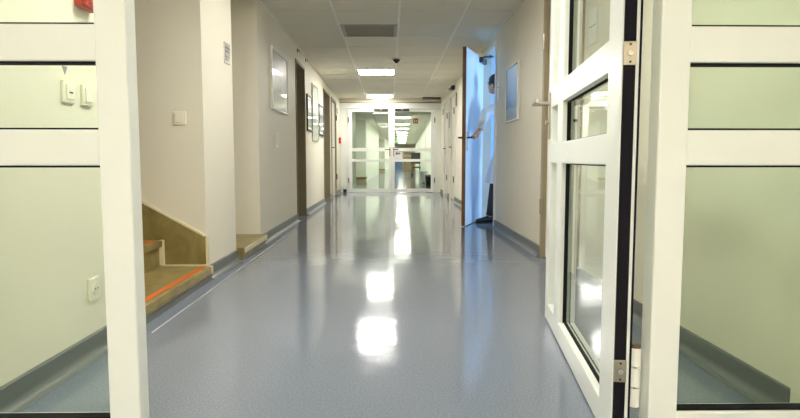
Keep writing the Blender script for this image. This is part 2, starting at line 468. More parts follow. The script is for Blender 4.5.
# clear corner guard on the pier
# step of the second recess
sp = empty('stone_step', (-1.8, 5.06, 0), 'low brown stone step in the recess past the white pier', 'step')
s = MB(); s.box(-2.44, -1.148, 4.628, 5.495, .05, .10, .006)
s.box(-2.44, -1.160, 4.632, 5.492, .012, .05)
link('slab', s, 'stone', sp)
link('pale_nosing', MB().box(-1.150, -1.1455, 4.64, 5.485, .056, .097), 'cream_edge', sp)
link('skirting', MB().box(-2.40, -1.163, 4.636, 5.49, .0005, .012), 'vinyl', sp)
# brown steps in the recesses beyond the glass doors
for (x, y0, w, d, lab) in ((bl(22.6), 22.59, .62, .8, 'brown step in the first left recess beyond the glass doors'),
                           (bl(42), 41.99, .8, 1.2, 'small brown step in the second left recess far beyond the glass doors')):
    q = empty('stone_step', (x - w / 2, y0 - d / 2, 0), lab, 'step', 'brown steps beyond the glass doors')
    link('slab', MB().box(x - w, x + .05, y0 - d, y0, .09, .16, .006), 'stone', q)
    link('riser', MB().box(x - w, x + .03, y0 - d + .02, y0, 0.001, .09), 'tan', q)

# ------------------------------------------------------------------ glazed screens and doors
def glazed(parent, x0, x1, y0, y1, z0, z1, sl, sr_, rails, bot, top, m=None, glass='glass', gd=.5, gaskets=True):
    """frame of stiles and rails between x0..x1, panes and gaskets; built flat in x-z, thickness y0..y1, then moved by m"""
    F = MB(); bv = .004
    F.box(x0, x0 + sl, y0, y1, z0, z1, bv, m); F.box(x1 - sr_, x1, y0, y1, z0, z1, bv, m)
    a, b = x0 + sl, x1 - sr_
    F.box(a - .002, b + .002, y0 + .0006, y1 - .0006, z0, bot, bv, m); F.box(a - .002, b + .002, y0 + .0006, y1 - .0006, top, z1, bv, m)
    for r0, r1 in rails: F.box(a - .002, b + .002, y0 + .0006, y1 - .0006, r0, r1, bv, m)
    link('frame', F, 'frame', parent)
    zs = [bot] + [v for r in rails for v in r] + [top]
    yg = y0 + (y1 - y0) * gd
    for i in range(0, len(zs), 2):
        c, d = zs[i], zs[i + 1]
        P = MB().box(a + .001, b - .001, yg - .003, yg + .003, c + .001, d - .001, 0, m)
        po = link('glass_pane', P, glass, parent)
        if gaskets:
            G = MB(); t = .005; ga, gb = yg - .020, yg + .012
            G.box(a, b, ga, gb, c, c + t, 0, m); G.box(a, b, ga, gb, d - t, d, 0, m)
            link('gasket', G, 'gasket', po)

RAILS = [(.776, .866), (1.035, 1.125)]
YP = 1.5
w1 = empty('window_1', (-.93, YP + .03, 0), 'fixed glazed white screen panel left of the opening', 'glazed screen', None, 'structure')
glazed(w1, XL + .002, -.652, YP, YP + .06, .004, 2.0, .10, .079, RAILS, .112, 1.93)
w2 = empty('window_2', (.93, YP + .03, 0), 'fixed glazed white screen panel right of the opening', 'glazed screen', None, 'structure')
glazed(w2, .682, 1.2205, YP, YP + .06, .004, 2.0, .077, .03, RAILS, .124, 1.93)
hd = MB(); hd.box(XL + .002, 1.2205, YP - .01, YP + .07, 2.002, CZ - .008, .004)
struct('trim_2', hd, 'frame', 'white transom over the near glazed screen', 'door trim')

# open leaf swung into the corridor
LP = Vector((.596, 1.535, 0))
ang = math.atan2(2.892 - 1.532, .776 - .596)
LL, LT = 1.372, .047
# local: x along the leaf from the hinge end, y thickness to the right (away from the opening)
MLeaf = T(LP.x, LP.y, 0) @ RZ(ang)
# local +y is to the left (-x world); leaf body lies on the right: y from -LT..0, so face at y=0 looks at the opening
d1 = empty('door_1', (LP.x, LP.y, 0), 'open glazed white door leaf swung into the corridor on the right', 'door', None, 'structure')
def glazed_leaf():
    F = MB(); bv = .003
    bot, top = .092, 1.93
    posts = [(0, .145), (.955, 1.085), (1.275, LL)]
    for a, b in posts: F.box(a, b, -LT, 0, .008, 2.0, bv, MLeaf)
    cols = [(.145, .955), (1.085, 1.275)]
    for a, b in cols:
        for r0, r1 in [(.008, bot), (top, 2.0)] + RAILS: F.box(a - .004, b + .004, -LT + .0006, -.0006, r0, r1, bv, MLeaf)
    link('frame', F, 'frame', d1)
    zs = [bot] + [v for r in RAILS for v in r] + [top]
    for a, b in cols:
        for i in range(0, len(zs), 2):
            c, d = zs[i], zs[i + 1]
            po = link('glass_pane', MB().box(a + .001, b - .001, -.042, -.036, c + .001, d - .001, 0, MLeaf), 'glass', d1)
            if b - a < .3: continue
            G = MB(); t = .005
            G.box(b - t, b, -.0355, -.020, c, d, 0, MLeaf); G.box(a, a + t, -.0355, -.020, c, d, 0, MLeaf)
            G.box(a, b, -.0355, -.024, c, c + t, 0, MLeaf); G.box(a, b, -.0355, -.024, d - t, d, 0, MLeaf)
            link('gasket', G, 'gasket', po)
glazed_leaf()
link('edge_seal', MB().box(-.006, .0015, -.034, -.004, .02, 1.99, .001, MLeaf).box(-.003, .0015, -.0485, -.0435, .02, 1.99, 0, MLeaf), 'gasket', d1)
for zc in (1.062, .228, 1.80):
    P = MB().box(-.010, -.0045, -.035, -.003, zc - .030, zc + .030, .0015, MLeaf)
    po = link('strike_plate', P, 'steel', d1)
    S = MB()
    for dz, r in ((-.022, .003), (.022, .003)): S.cyl((-.0125, -.019, zc + dz), (-.0095, -.019, zc + dz), r, m=MLeaf, n=12)
    link('screw', S, 'darkmetal', po)
    link('pin', MB().cyl((-.016, -.019, zc), (-.009, -.019, zc), .007, .009, m=MLeaf, n=18), 'chrome', po)
# lever handles at the free end
for sgn, y0 in ((1, 0), (-1, -LT)):
    hz, hx = 1.06, LL - .045
    link('handle_plate', MB().box(hx - .02, hx + .02, y0, y0 + sgn * .008, hz - .17, hz + .05, .003, MLeaf), 'steel', d1)
    Hn = MB().cyl((hx, y0 + sgn * .008, hz), (hx, y0 + sgn * .080, hz), .012, m=MLeaf)
    Hn.box(hx - .12, hx + .012, y0 + sgn * .066, y0 + sgn * .088, hz - .012, hz + .012, .006, MLeaf)
    link('door_handle', Hn, 'steel', d1, smooth=False)
    link('lock_cylinder', MB().cyl((hx, y0 + sgn * .006, hz - .09), (hx, y0 + sgn * .022, hz - .09), .011, m=MLeaf), 'steel', d1)
# hinges on the post
for zc in (.205, 1.85):
    B = MB()
    hx, hy = .662, 1.545
    for k in (-1, 0, 1): B.cyl((hx, hy, zc + k * .056 - .025), (hx, hy, zc + k * .056 + .025), .0145, n=24)
    ho = link('hinge', B, 'white', d1, smooth=False)
    link('hinge_pin', MB().cyl((hx, hy, zc - .079), (hx, hy, zc + .079), .0115, n=18), 'chrome', ho)
    link('hinge_cap', MB().cyl((hx, hy, zc + .0815), (hx, hy, zc + .090), .0145, .013, n=20), 'browncap', ho)
    link('hinge_flap', MB().box(.642, .690, 1.556, 1.5595, zc - .05, zc + .05), 'frame', ho)

# far double doors ------------------------------------------------------
FR = [(.748, .812), (1.0, 1.078)]
w4 = MB()
w4.box(bl(YF) - .05, -1.035, YF, YF + .08, 0.001, 2.1, .004); w4.box(1.115, XR - .001, YF, YF + .08, 0.001, 2.1, .004)
w4.box(-1.035, -.985, YF - .01, YF + .09, 0.001, 2.02, .004); w4.box(1.065, 1.115, YF - .01, YF + .09, 0.001, 2.02, .004)
w4.box(XL + .002, XR - .002, YF - .04, YF + .1, 2.02, 2.15, .006)
struct('trim_3', w4, 'frame', 'white frame around the far double doors', 'door trim')
tb2 = MB().box(XL + .002, XR - .002, YF - .012, YF + .12, 2.152, 2.178)
struct('trim_6', MB().box(XL + .002, XR - .002, YF + .02, YF + .12, 2.180, CZ + .05), 'wall', 'painted strip between the far door frame and the ceiling', 'wall')
struct('trim_4', tb2, 'casing', 'dark narrow ledge on top of the far door frame', 'door trim')
def far_leaf(num, x0, x1, hx, lab):
    d = empty('door_%d' % num, ((x0 + x1) / 2, YF + .03, 0), lab, 'door', None, 'structure')
    glazed(d, x0, x1, YF + .005, YF + .055, .008, 2.015, .07, .07, FR, .092, 1.945, gaskets=False)
    link('handle_plate', MB().box(hx - .018, hx + .018, YF - .004, YF + .005, .88, 1.10, .002), 'steel', d)
    s = -1 if hx < .04 else 1
    link('door_handle', MB().cyl((hx, YF - .004, 1.04), (hx, YF - .05, 1.04), .01).box(min(hx, hx + s * .12), max(hx, hx + s * .12), YF - .06, YF - .042, 1.03, 1.05, .004), 'darkmetal', d)
    cx = (x0 + x1) / 2
    c0 = x1 - .42 if x0 < -.5 else x0 + .08
    ca = link('door_closer', MB().box(c0, c0 + .34, YF - .058, YF + .0045, 1.96, 2.012, .006), 'darkmetal', d)
    link('closer_arm', MB().box(c0 + .15, c0 + .19, YF - .075, YF - .0585, 1.975, 2.0, .003), 'steel', ca)
    return d
d2 = far_leaf(2, -.983, .037, -.005, 'left glazed leaf of the far double doors')
d3 = far_leaf(3, .043, 1.063, .085, 'right glazed leaf of the far double doors')
for d, hx in ((d2, -1.0), (d3, 1.08)):
    for zc in (.3, 1.75):
        link('hinge', MB().cyl((hx, YF - .022, zc - .06), (hx, YF - .022, zc + .06), .011), 'darkmetal', d)

# ------------------------------------------------------------------ left doors
def recessed_door(num, y0, y1, lab):
    d = empty('door_%d' % num, (XL, (y0 + y1) / 2, 0), lab, 'door', None, 'structure')
    g = .003
    c = MB()
    c.box(-1.585, XL + .012, y0 + g, y0 + .03, 0.001, 2.085, .003); c.box(-1.585, XL + .012, y1 - .03, y1 - g, 0.001, 2.085, .003)
    c.box(-1.585, XL + .012, y0 + .03, y1 - .03, 2.05, 2.085, .003)
    link('door_frame', c, 'taupe', d)
    lf = link('leaf', MB().box(-1.56, -1.52, y0 + .033, y1 - .033, .008, 2.046, .003), 'taupe', d)
    link('door_handle', MB().cyl((-1.52, y0 + .12, 1.05), (-1.465, y0 + .12, 1.05), .01).box(-1.478, -1.458, y0 + .11, y0 + .23, 1.04, 1.06, .004), 'steel', lf)
recessed_door(4, 7.68, 8.48, 'dark taupe recessed door right after the large silver framed picture')
recessed_door(5, 10.85, 11.9, 'dark taupe recessed door past the three small pictures')

def flush_door(num, side, x, y0, y1, mat_, frame_, lab, handle_near, hinges=True, leaf_in=.02, hcol='browncap'):
    """side=+1: faces +x (left wall), -1: faces -x (right wall)"""
    d = empty('door_%d' % num, (x, (y0 + y1) / 2, 0), lab, 'door', None, 'structure')
    def bx(mb, d0, d1, a, b, c, e, bev=.003):
        u, v = x + side * d0, x + side * d1
        return mb.box(min(u, v), max(u, v), a, b, c, e, bev)
    zt = 2.085 if side > 0 else 2.105
    c = MB(); g = .003; w = .055
    bx(c, -.095, .016, y0 + g, y0 + w, .001, zt); bx(c, -.095, .016, y1 - w, y1 - g, .001, zt); bx(c, -.095, .016, y0 + w, y1 - w, zt - w, zt)
    link('door_frame', c, frame_, d)
    lf = link('leaf', bx(MB(), -.05 - leaf_in, -leaf_in, y0 + w + .003, y1 - w - .003, .008, zt - w - .003), mat_, d)
    hy = y0 + w + .07 if handle_near else y1 - w - .07
    s2 = 1 if handle_near else -1
    link('handle_plate', bx(MB(), -leaf_in, -leaf_in + .008, hy - .02, hy + .02, .90, 1.12, .002), 'steel', lf)
    hm = MB().cyl((x + side * (-leaf_in + .008), hy, 1.05), (x + side * (-leaf_in + .055), hy, 1.05), .01)
    bx(hm, -leaf_in + .045, -leaf_in + .065, min(hy, hy + s2 * .12), max(hy, hy + s2 * .12), 1.04, 1.06, .004)
    link('door_handle', hm, 'darkmetal', lf)
    if hinges:
        ky = y1 - w if handle_near else y0 + w
        for zc in (.42, 1.72):
            link('hinge', MB().cyl((x + side * .022, ky, zc - .06), (x + side * .022, ky, zc + .06), .012), hcol, d)
    return d
flush_door(6, 1, XL, 12.25, 13.3, 'whitedoor', 'casing', 'white door on the left wall just before the far double doors', True, hcol='darkmetal')
flush_door(7, -1, XR, DA[0], DA[1], 'whitedoor', 'whitedoor', 'white door on the right wall behind the open wood edged door', False)
flush_door(8, -1, XR, DB[0], DB[1], 'whitedoor', 'whitedoor', 'white door on the right wall nearest the far double doors', False, hcol='darkmetal')
flush_door(9, -1, XR, 3.8, 4.77, 'whitedoor', 'casing', 'closed door on the right wall behind the open glazed leaf', True, hcol='steel')

# open wood-edged door and its frame -------------------------------------
HG = Vector((1.222, 7.80)); FE = Vector((.885, 6.945))
wd = empty('door_11', (HG.x, HG.y, 0), 'white door with brown wooden edge standing open into the corridor', 'door', None, 'structure')
dv = (FE - HG); WL = dv.length; wa = math.atan2(dv.y, dv.x)
MW = T(HG.x, HG.y, 0) @ RZ(wa)     # local x along the leaf; local +y ... right of travel is -y
WT = .042
# face looking to the camera/room is local +y ; body from -WT..0
lf = link('leaf', MB().box(0.004, WL - .012, -WT, 0, .01, 2.10, .002, MW), 'leafwhite', wd)
link('wood_edge', MB().box(WL - .012, WL, -WT - .001, .001, .01, 2.10, .003, MW), 'edgewood', lf)
for sgn, y0 in ((1, 0), (-1, -WT)):
    hx = WL - .07
    link('handle_plate', MB().box(hx - .02, hx + .02, y0, y0 + sgn * .008, .90, 1.12, .002, MW), 'steel', lf)
    link('door_handle', MB().cyl((hx, y0 + sgn * .008, 1.055), (hx, y0 + sgn * .058, 1.055), .010, m=MW)
         .box(hx - .125, hx + .01, y0 + sgn * .048, y0 + sgn * .067, 1.045, 1.065, .006, MW), 'darkmetal', lf)
fr = MB()
for a, b in ((6.883, 6.935), (7.805, 7.857)): fr.box(XR - .018, 1.334, a, b, .001, 2.108, .003)
fr.box(XR - .018, 1.334, 6.935, 7.805, 2.106 - .05 + .052, 2.108 + .055, .003)
link('door_frame', fr, 'whitedoor', wd)
cl = MB().box(.02, .26, .001, .05, 2.02, 2.085, .006, MW)
co = link('door_closer', cl, 'darkmetal', lf)
link('closer_arm', MB().tube([MW @ Vector((.20, .04, 2.092)), MW @ Vector((.15, .16, 2.095)), (1.262, 7.55, 2.098)], .008, 8), 'black', co)

# ------------------------------------------------------------------ lights, vent, detector, signs
def ceiling_light(y, lab, x=-.23, w=.65):
    o = empty('ceiling_light', (x, y + PIT / 2, CZ), lab, 'ceiling light', 'ceiling lights in the corridor')
    F = MB(); h = w / 2
    for a, b in ((x - h + .012, x - h + .035), (x + h - .035, x + h - .012)): F.box(a, b, y + .008, y + PIT - .008, CZ - .006, CZ + .05, .002)
    for a, b in ((y + .008, y + .03), (y + PIT - .03, y + PIT - .008)): F.box(x - h + .035, x + h - .035, a, b, CZ - .006, CZ + .05, .002)
    link('frame', F, 'white', o)
    link('diffuser', MB().box(x - h + .036, x + h - .036, y + .031, y + PIT - .031, CZ - .001, CZ + .03), 'diffuser', o)
    return o
def dim(o, m_='diffuser_dim'):
    for c in o.children:
        if c.name.startswith('diffuser'):
            c.data = c.data.copy(); c.data.materials[0] = M[m_]
    return o
l0 = ceiling_light(9.73, 'lit square ceiling light just past the smoke detector')
grp = 'ceiling lights in the corridor'
dim(dup(l0, (-.23, 13.51 + PIT / 2, CZ), 'lit ceiling light right in front of the exit sign'), 'diffuser_far')
dim(dup(l0, (-.23, 4.06 + PIT / 2, CZ), 'added fill ceiling light level with the white pier by the staircase'), 'diffuser_weak')  # out-of-view lamp added to brighten the near corridor
dim(dup(l0, (-.23, 2.17 + PIT / 2, CZ), 'ceiling light just inside the near glazed screen'))
dup(l0, (-.23, -1.61 + PIT / 2, CZ), 'ceiling light on the viewer side of the near glazed screen')
dup(l0, (-.23, -2.87 + PIT / 2, CZ), 'added fill ceiling light by the back wall behind the viewer')  # unseen lamp added as frontal light on the white frames
names = ['first', 'second', 'third', 'fourth', 'fifth', 'sixth', 'seventh', 'eighth', 'added ninth']
for nm, y in zip(names, YB_L):
    dup(l0, (.43 + .02 * (y - 21), y, CZ + .022), '%s ceiling light beyond the far glass doors' % nm)

v = empty('air_vent', (-.23, VENT_Y + PIT / 2, CZ), 'grey slatted air vent in the ceiling', 'air vent')
F = MB()
for a, b in ((-.545, -.505), (.045, .085)): F.box(a, b, VENT_Y + .008, VENT_Y + PIT - .008, CZ - .004, CZ + .03, .002)
for a, b in ((VENT_Y + .008, VENT_Y + .04), (VENT_Y + PIT - .04, VENT_Y + PIT - .008)): F.box(-.505, .045, a, b, CZ - .004, CZ + .03, .002)
link('frame', F, 'ventgrey', v)
link('backing', MB().box(-.505, .045, VENT_Y + .04, VENT_Y + PIT - .04, CZ + .034, CZ + .04), 'void', v)
ns = 9
for k in range(ns):
    yy = VENT_Y + .055 + k * (PIT - .11) / (ns - 1)
    link('slat', MB().box(-.503, .043, -.03, .03, -.0015, .0015, 0, T(0, yy, CZ + .016) @ RX(math.radians(-28))), 'ventgrey', v)

sd = empty('smoke_detector', (.095, 8.67, CZ - .003), 'round smoke detector under the ceiling before the first lit lamp', 'smoke detector')
link('base', MB().cyl((.095, 8.67, CZ - .004), (.095, 8.67, CZ - .024), .075, .07, 32), 'plastic', sd)
link('sensor_head', MB().cyl((.095, 8.67, CZ - .0245), (.095, 8.67, CZ - .05), .055, .042, 32).cyl((.095, 8.67, CZ - .05), (.095, 8.67, CZ - .075), .036, .02, 24), 'darkmetal', sd)

ex = empty('exit_sign', (-.20, 14.05, 2.14), 'green running man exit sign under the ceiling at the far doors', 'exit sign')
link('housing', MB().box(-.36, -.05, 14.03, 14.07, 2.13, 2.225, .004), 'green', ex)
link('bracket', MB().box(-.25, -.15, 14.035, 14.065, 2.2255, 2.2565), 'white', ex)
P = MB(); yq = (14.024, 14.029)
P.box(-.105, -.065, *yq, 2.14, 2.212)                                          # doorway
P.prism([(-.335, 2.177), (-.30, 2.205), (-.30, 2.187), (-.255, 2.187), (-.255, 2.168), (-.30, 2.168), (-.30, 2.150)], *yq, 'y')   # arrow
P.ball((-.175, 14.0265, 2.205), .008, n=10)
P.prism([(-.195, 2.195), (-.165, 2.198), (-.16, 2.172), (-.14, 2.160), (-.145, 2.152), (-.172, 2.164), (-.185, 2.142), (-.215, 2.142), (-.215, 2.149), (-.192, 2.152), (-.184, 2.178), (-.198, 2.182), (-.208, 2.172), (-.214, 2.176)], *yq, 'y')
link('pictogram', P, 'exitwhite', ex)

q = empty('ceiling_hatch', (.98, 14.15, CZ), 'dark brown open slot in the ceiling above the far doors', 'ceiling hatch')
link('panel', MB().box(.77, 1.19, 13.96, 14.30, CZ - .022, CZ - .008, .002), 'browncap', q)

# exit sign and red sign beyond the glass doors
e2 = empty('exit_sign', (.45, 40, 1.9), 'small green exit sign hanging far beyond the glass doors', 'exit sign')
link('housing', MB().box(.25, .85, 40, 40.04, 2.05, 2.25, .004), 'green', e2)
link('pictogram', MB().box(.55, .78, 39.993, 39.999, 2.09, 2.21), 'exitwhite', e2)
rs = empty('fire_sign', (.64, 14.75, 1.65), 'red square sign with white symbol behind the right far door glass', 'sign')
link('panel', MB().box(.575, .695, 14.75, 14.76, 1.69, 1.815, .002), 'red', rs)
link('symbol', MB().box(.60, .62, 14.744, 14.749, 1.71, 1.79).box(.64, .675, 14.744, 14.749, 1.73, 1.745).box(.64, .675, 14.744, 14.749, 1.76, 1.775), 'white', rs)
link('hanger', MB().box(.6, .604, 14.753, 14.757, 1.815, CZ + .03).box(.666, .67, 14.753, 14.757, 1.815, CZ + .03), 'steel', rs)
nt_ = empty('notice', (.20, YF + .02, .82), 'white paper notice with coloured patches on the right far door glass', 'notice')
link('sheet', MB().box(.115, .30, YF + .0215, YF + .0265, .818, .992), 'white', nt_)
link('blue_patch', MB().box(.14, .19, YF + .0185, YF + .0205, .92, .975), 'bluepaint', nt_)
link('red_patch', MB().box(.20, .25, YF + .0185, YF + .0205, .93, .965), 'red', nt_)

# ------------------------------------------------------------------ small wall fittings
def wall_switch(y, z, w, h, lab, group=None, d=.012, x=XL):
    o = empty('light_switch', (x, y, z), lab, 'light switch', group)
    link('face_plate', MB().box(x + .0005, x + d, y - w / 2, y + w / 2, z - h / 2, z + h / 2, .003), 'plastic', o)
    link('rocker', MB().box(x + d + .0002, x + d + .006, y - w * .34, y + w * .34, z - h * .34, z + h * .34, .0025), 'plastic', o)
    return o
s1 = wall_switch(2.256, 1.043, .078, .080, 'square light switch under the grey triangle, behind the left glass', 'pair of switches behind the left glass')
link('indicator', MB().box(XL + .0185, XL + .0195, 2.256 - .012, 2.256 + .012, 1.038, 1.044), 'dark', s1)
s2 = wall_switch(2.394, 1.044, .078, .080, 'square light switch next to the frame stile, behind the left glass', 'pair of switches behind the left glass')
tr = MB().prism([(2.232, 1.137), (2.268, 1.137), (2.250, 1.106)], XL + .0005, XL + .0015, 'x')
tag(link('triangle_sticker', tr, 'grey', origin=(XL, 2.25, 1.12)), 'small grey triangle sticker above the left switch', 'sticker')
so = empty('wall_socket', (XL, 2.385, .27), 'white wall socket low on the wall behind the left glass', 'socket')
link('face_plate', MB().box(XL + .0005, XL + .012, 2.385 - .042, 2.385 + .042, .27 - .045, .27 + .045, .003), 'plastic', so)
link('socket_well', MB().cyl((XL + .0122, 2.385, .27), (XL + .016, 2.385, .27), .026, .024, 24), 'plastic', so)
link('pin_hole', MB().cyl((XL + .0162, 2.375, .27), (XL + .0172, 2.375, .27), .0035, n=10).cyl((XL + .0162, 2.395, .27), (XL + .0172, 2.395, .27), .0035, n=10), 'dark', so)
# red call point
fa = empty('fire_alarm_switch', (XL, 2.40, 1.42), 'red fire alarm call point behind the left glass', 'fire alarm')
link('back_box', MB().box(XL + .0005, XL + .034, 2.335, 2.455, 1.378, 1.50, .005), 'red', fa)
link('front_cover', MB().box(XL + .0345, XL + .052, 2.340, 2.450, 1.383, 1.495, .005), 'red', fa)
link('white_panel', MB().box(XL + .0522, XL + .0545, 2.385, 2.438, 1.408, 1.475, .001), 'white', fa)
link('button', MB().cyl((XL + .0547, 2.412, 1.442), (XL + .060, 2.412, 1.442), .012, n=20), 'dark', fa)
link('key_slot', MB().cyl((XL + .0522, 2.36, 1.398), (XL + .0545, 2.36, 1.398), .006, n=12), 'chrome', fa)
# switch on the stair side wall
sw = empty('light_switch', (-1.36, 3.88, 1.06), 'white square switch on the wall above the staircase', 'light switch')
link('face_plate', MB().box(-1.402, -1.318, 3.867, 3.8795, 1.018, 1.104, .003), 'plastic', sw)
link('rocker', MB().box(-1.390, -1.330, 3.860, 3.8668, 1.03, 1.092, .003), 'plastic', sw)
s3 = wall_switch(6.36, 1.0, .085, .16, 'slim pale switch plate below and beside the large silver framed picture')

def sign(name, side, x, y0, y1, z0, z1, base, lab, lines, frame=None, cat='sign', group=None):
    o = empty(name, (x, (y0 + y1) / 2, z0), lab, cat, group)
    a, b = x + side * .0005, x + side * .008
    link('panel', MB().box(min(a, b), max(a, b), y0, y1, z0, z1, .002), base, o)
    L = MB(); u, w = x + side * .0082, x + side * .0092
    for l0_, l1_, h0, h1 in lines:
        L.box(min(u, w), max(u, w), y0 + (y1 - y0) * l0_, y0 + (y1 - y0) * l1_, z0 + (z1 - z0) * h0, z0 + (z1 - z0) * h1)
    link('lettering', L, 'grey', o)
    return o
BARS = [(.12, .88, .72, .80), (.08, .14, .16, .80), (.12, .70, .55, .62), (.12, .80, .30, .36), (.12, .6, .16, .22)]
sign('door_sign', 1, XL, 4.395, 4.545, 1.50, 1.65, 'alu', 'square grey sign plate high on the white pier', BARS)
sign('door_sign', 1, XL, 13.55, 13.75, 1.83, 1.97, 'grey', 'dark sign plate on the left wall beside the far double doors', BARS)
sign('door_sign', -1, XR, 13.70, 13.90, 1.83, 1.97, 'grey', 'dark sign plate on the right wall beside the far double doors', BARS)
sign('door_sign', -1, XR, 6.70, 6.82, 1.48, 1.66, 'white', 'narrow white plate beside the open blue lit doorway', [(.15, .8, .7, .75)])
sign('door_sign', -1, XR, 10.95, 11.10, 1.78, 2.03, 'dark', 'black upright sign plate on the right wall behind the open door', [(.2, .8, .4, .5)])
sign('door_sign', -1, XR, 12.24, 12.42, 1.45, 1.78, 'grey', 'grey upright sign plate between the two white doors on the right', BARS)
sign('door_sign', -1, XR, 3.56, 3.70, 1.49, 1.70, 'white', 'pale sign plate on the right wall seen through the open glazed leaf', [(.1, .9, .5, .53)])
# red box near the far doors, door stop, hooks
ra = empty('fire_alarm_switch', (XL, 14.1, 1.25), 'small red alarm box on the left wall by the far doors', 'fire alarm')
link('back_box', MB().box(XL + .0005, XL + .05, 14.03, 14.19, 1.18, 1.32, .005), 'red', ra)
link('white_panel', MB().box(XL + .0503, XL + .053, 14.07, 14.15, 1.22, 1.28, .001), 'white', ra)
ds = empty('door_stop', (-1.09, 14.28, 0), 'small dark box on the floor left of the far doors', 'door stop')
link('block', MB().box(-1.13, -1.05, 14.24, 14.33, .004, .085, .006), 'darkmetal', ds)
link('rubber_pad', MB().box(-1.12, -1.06, 14.232, 14.2395, .03, .07, .002), 'black', ds)
for y, lab in ((7.86, 'small dark hook at the ceiling edge above the first taupe door, the nearer one'), (8.62, 'small dark hook at the ceiling edge past the first taupe door')):
    h = empty('wall_hook', (XL, y, 2.2), lab, 'hook', 'hooks at the ceiling edge')
    link('base', MB().box(XL + .0005, XL + .01, y - .015, y + .015, 2.19, 2.235, .002), 'darkmetal', h)
    link('hook', MB().tube([(XL + .0105, y, 2.22), (XL + .03, y, 2.215), (XL + .035, y, 2.20), (XL + .028, y, 2.19)], .004, 8), 'darkmetal', h)
dc = empty('door_closer', (XR, 11.3, 2.12), 'black box on the right wall above the white door behind the open door', 'door closer')
link('body', MB().box(XR - .07, XR - .0005, 11.30, 11.52, 2.125, 2.20, .006), 'black', dc)
link('arm', MB().tube([(XR - .075, 11.4, 2.16), (XR - .10, 11.55, 2.16), (XR - .05, 11.7, 2.165)], .009, 8), 'darkmetal', dc)

# ------------------------------------------------------------------ pictures
def picture(side, x, y0, y1, z0, z1, fmat, amat, fw, lab, group=None, matw=0.0, depth=.024):
    o = empty('framed_picture', (x, (y0 + y1) / 2, z0), lab, 'picture', group)
    def bx(mb, d0, d1, a, b, c, e, bev=0):
        u, v = x + side * d0, x + side * d1
        return mb.box(min(u, v), max(u, v), a, b, c, e, bev)
    F = MB()
    bx(F, .001, depth, y0, y0 + fw, z0, z1, .002); bx(F, .001, depth, y1 - fw, y1, z0, z1, .002)
    bx(F, .001, depth, y0 + fw, y1 - fw, z0, z0 + fw, .002); bx(F, .001, depth, y0 + fw, y1 - fw, z1 - fw, z1, .002)
    link('frame', F, fmat, o)
    a = bx(MB(), .003, depth - .010, y0 + fw, y1 - fw, z0 + fw, z1 - fw)
    if matw:
        link('mount', a, 'white', o)
        pa = bx(MB(), depth - .0098, depth - .008, y0 + fw + matw, y1 - fw - matw, z0 + fw + matw, z1 - fw - matw)
    else: pa = a
    p = link('print', pa, amat, o)
    # printed sheet keeps world-height coordinates for its bands
    p.data.transform(T(0, 0, z0)); p.location.z -= z0
    return o
picture(1, XL, 6.08, 6.99, 1.31, 1.945, 'silver', 'art_rain', .018, 'large picture in thin pale frame on the left wall before the taupe door')
PG = 'three pictures past the first taupe door'
picture(1, XL, 8.64, 9.16, 1.215, 1.745, 'black', 'art_field', .03, 'black framed picture nearest the first taupe door', PG, .03)
picture(1, XL, 9.22, 9.95, 1.09, 1.98, 'alu', 'art_poster', .02, 'tall pale framed poster between the two black framed pictures', PG)
picture(1, XL, 10.05, 10.72, 1.21, 1.735, 'black', 'art_lake', .03, 'black framed picture beyond the tall poster', PG, .03)
picture(-1, XR, 5.66, 6.27, 1.175, 1.735, 'silver', 'art_blue_reflection', .016, 'picture with painted blue reflection in thin pale frame on the right wall by the doorway')

# ------------------------------------------------------------------ furniture beyond the glass doors
def trolley(x, y, lab):
    o = empty('trolley', (x, y, 0), lab, 'trolley')
    link('cabinet', MB().box(x - .26, x + .26, y - .4, y + .4, .16, 1.14, .012), 'brown', o)
    link('top', MB().box(x - .28, x + .28, y - .42, y + .42, 1.141, 1.17, .008), 'black', o)
    for sx in (-.2, .2):
        for sy in (-.33, .33):
            w = link('wheel', MB().cyl((x + sx - .015, y + sy, .058), (x + sx + .015, y + sy, .058), .055, n=20), 'black', o)
            link('fork', MB().box(x + sx - .022, x + sx + .022, y + sy - .02, y + sy + .02, .116, .1595), 'steel', w)
    link('push_handle', MB().tube([(x - .24, y - .42, .95), (x - .24, y - .48, 1.0), (x + .24, y - .48, 1.0), (x + .24, y - .42, .95)], .012, 8), 'steel', o)
trolley(.98, 30.6, 'brown wheeled trolley on the right beyond the glass doors')
def chair(x, y, lab):
    o = empty('chair', (x, y, 0), lab, 'chair')
    link('seat', MB().box(x - .21, x + .21, y - .21, y + .21, .43, .49, .015), 'black', o)
    link('backrest', MB().box(x - .21, x + .21, y + .17, y + .21, .62, 1.12, .015), 'black', o)
    for sx in (-.18, .18):
        for sy in (-.18, .18):
            link('leg', MB().cyl((x + sx, y + sy, .001), (x + sx, y + sy, .429 if sy < 0 else .7), .014, n=12), 'darkmetal', o)
chair(1.16, 26.6, 'black chair in front of the brown trolley beyond the glass doors')
def waste_bin(x, y, r, h, m_, lab):
    o = empty('waste_bin', (x, y, 0), lab, 'bin', 'bins beyond the glass doors')
    link('body', MB().cyl((x, y, .002), (x, y, h), r * .82, r, 28), m_, o)
    link('lid', MB().cyl((x, y, h + .001), (x, y, h + .03), r * 1.04, r, 28).cyl((x, y, h + .03), (x, y, h + .055), r, r * .5, 28), m_, o)
    link('pedal', MB().box(x - .04, x + .04, y - r - .04, y - r * .78, .01, .03, .004), 'darkmetal', o)
waste_bin(1.16, 20.6, .15, .38, 'bin', 'white pedal bin at the right wall beyond the glass doors')
waste_bin(1.17, 17.6, .12, .30, 'black', 'small black pedal bin right behind the far door glass')

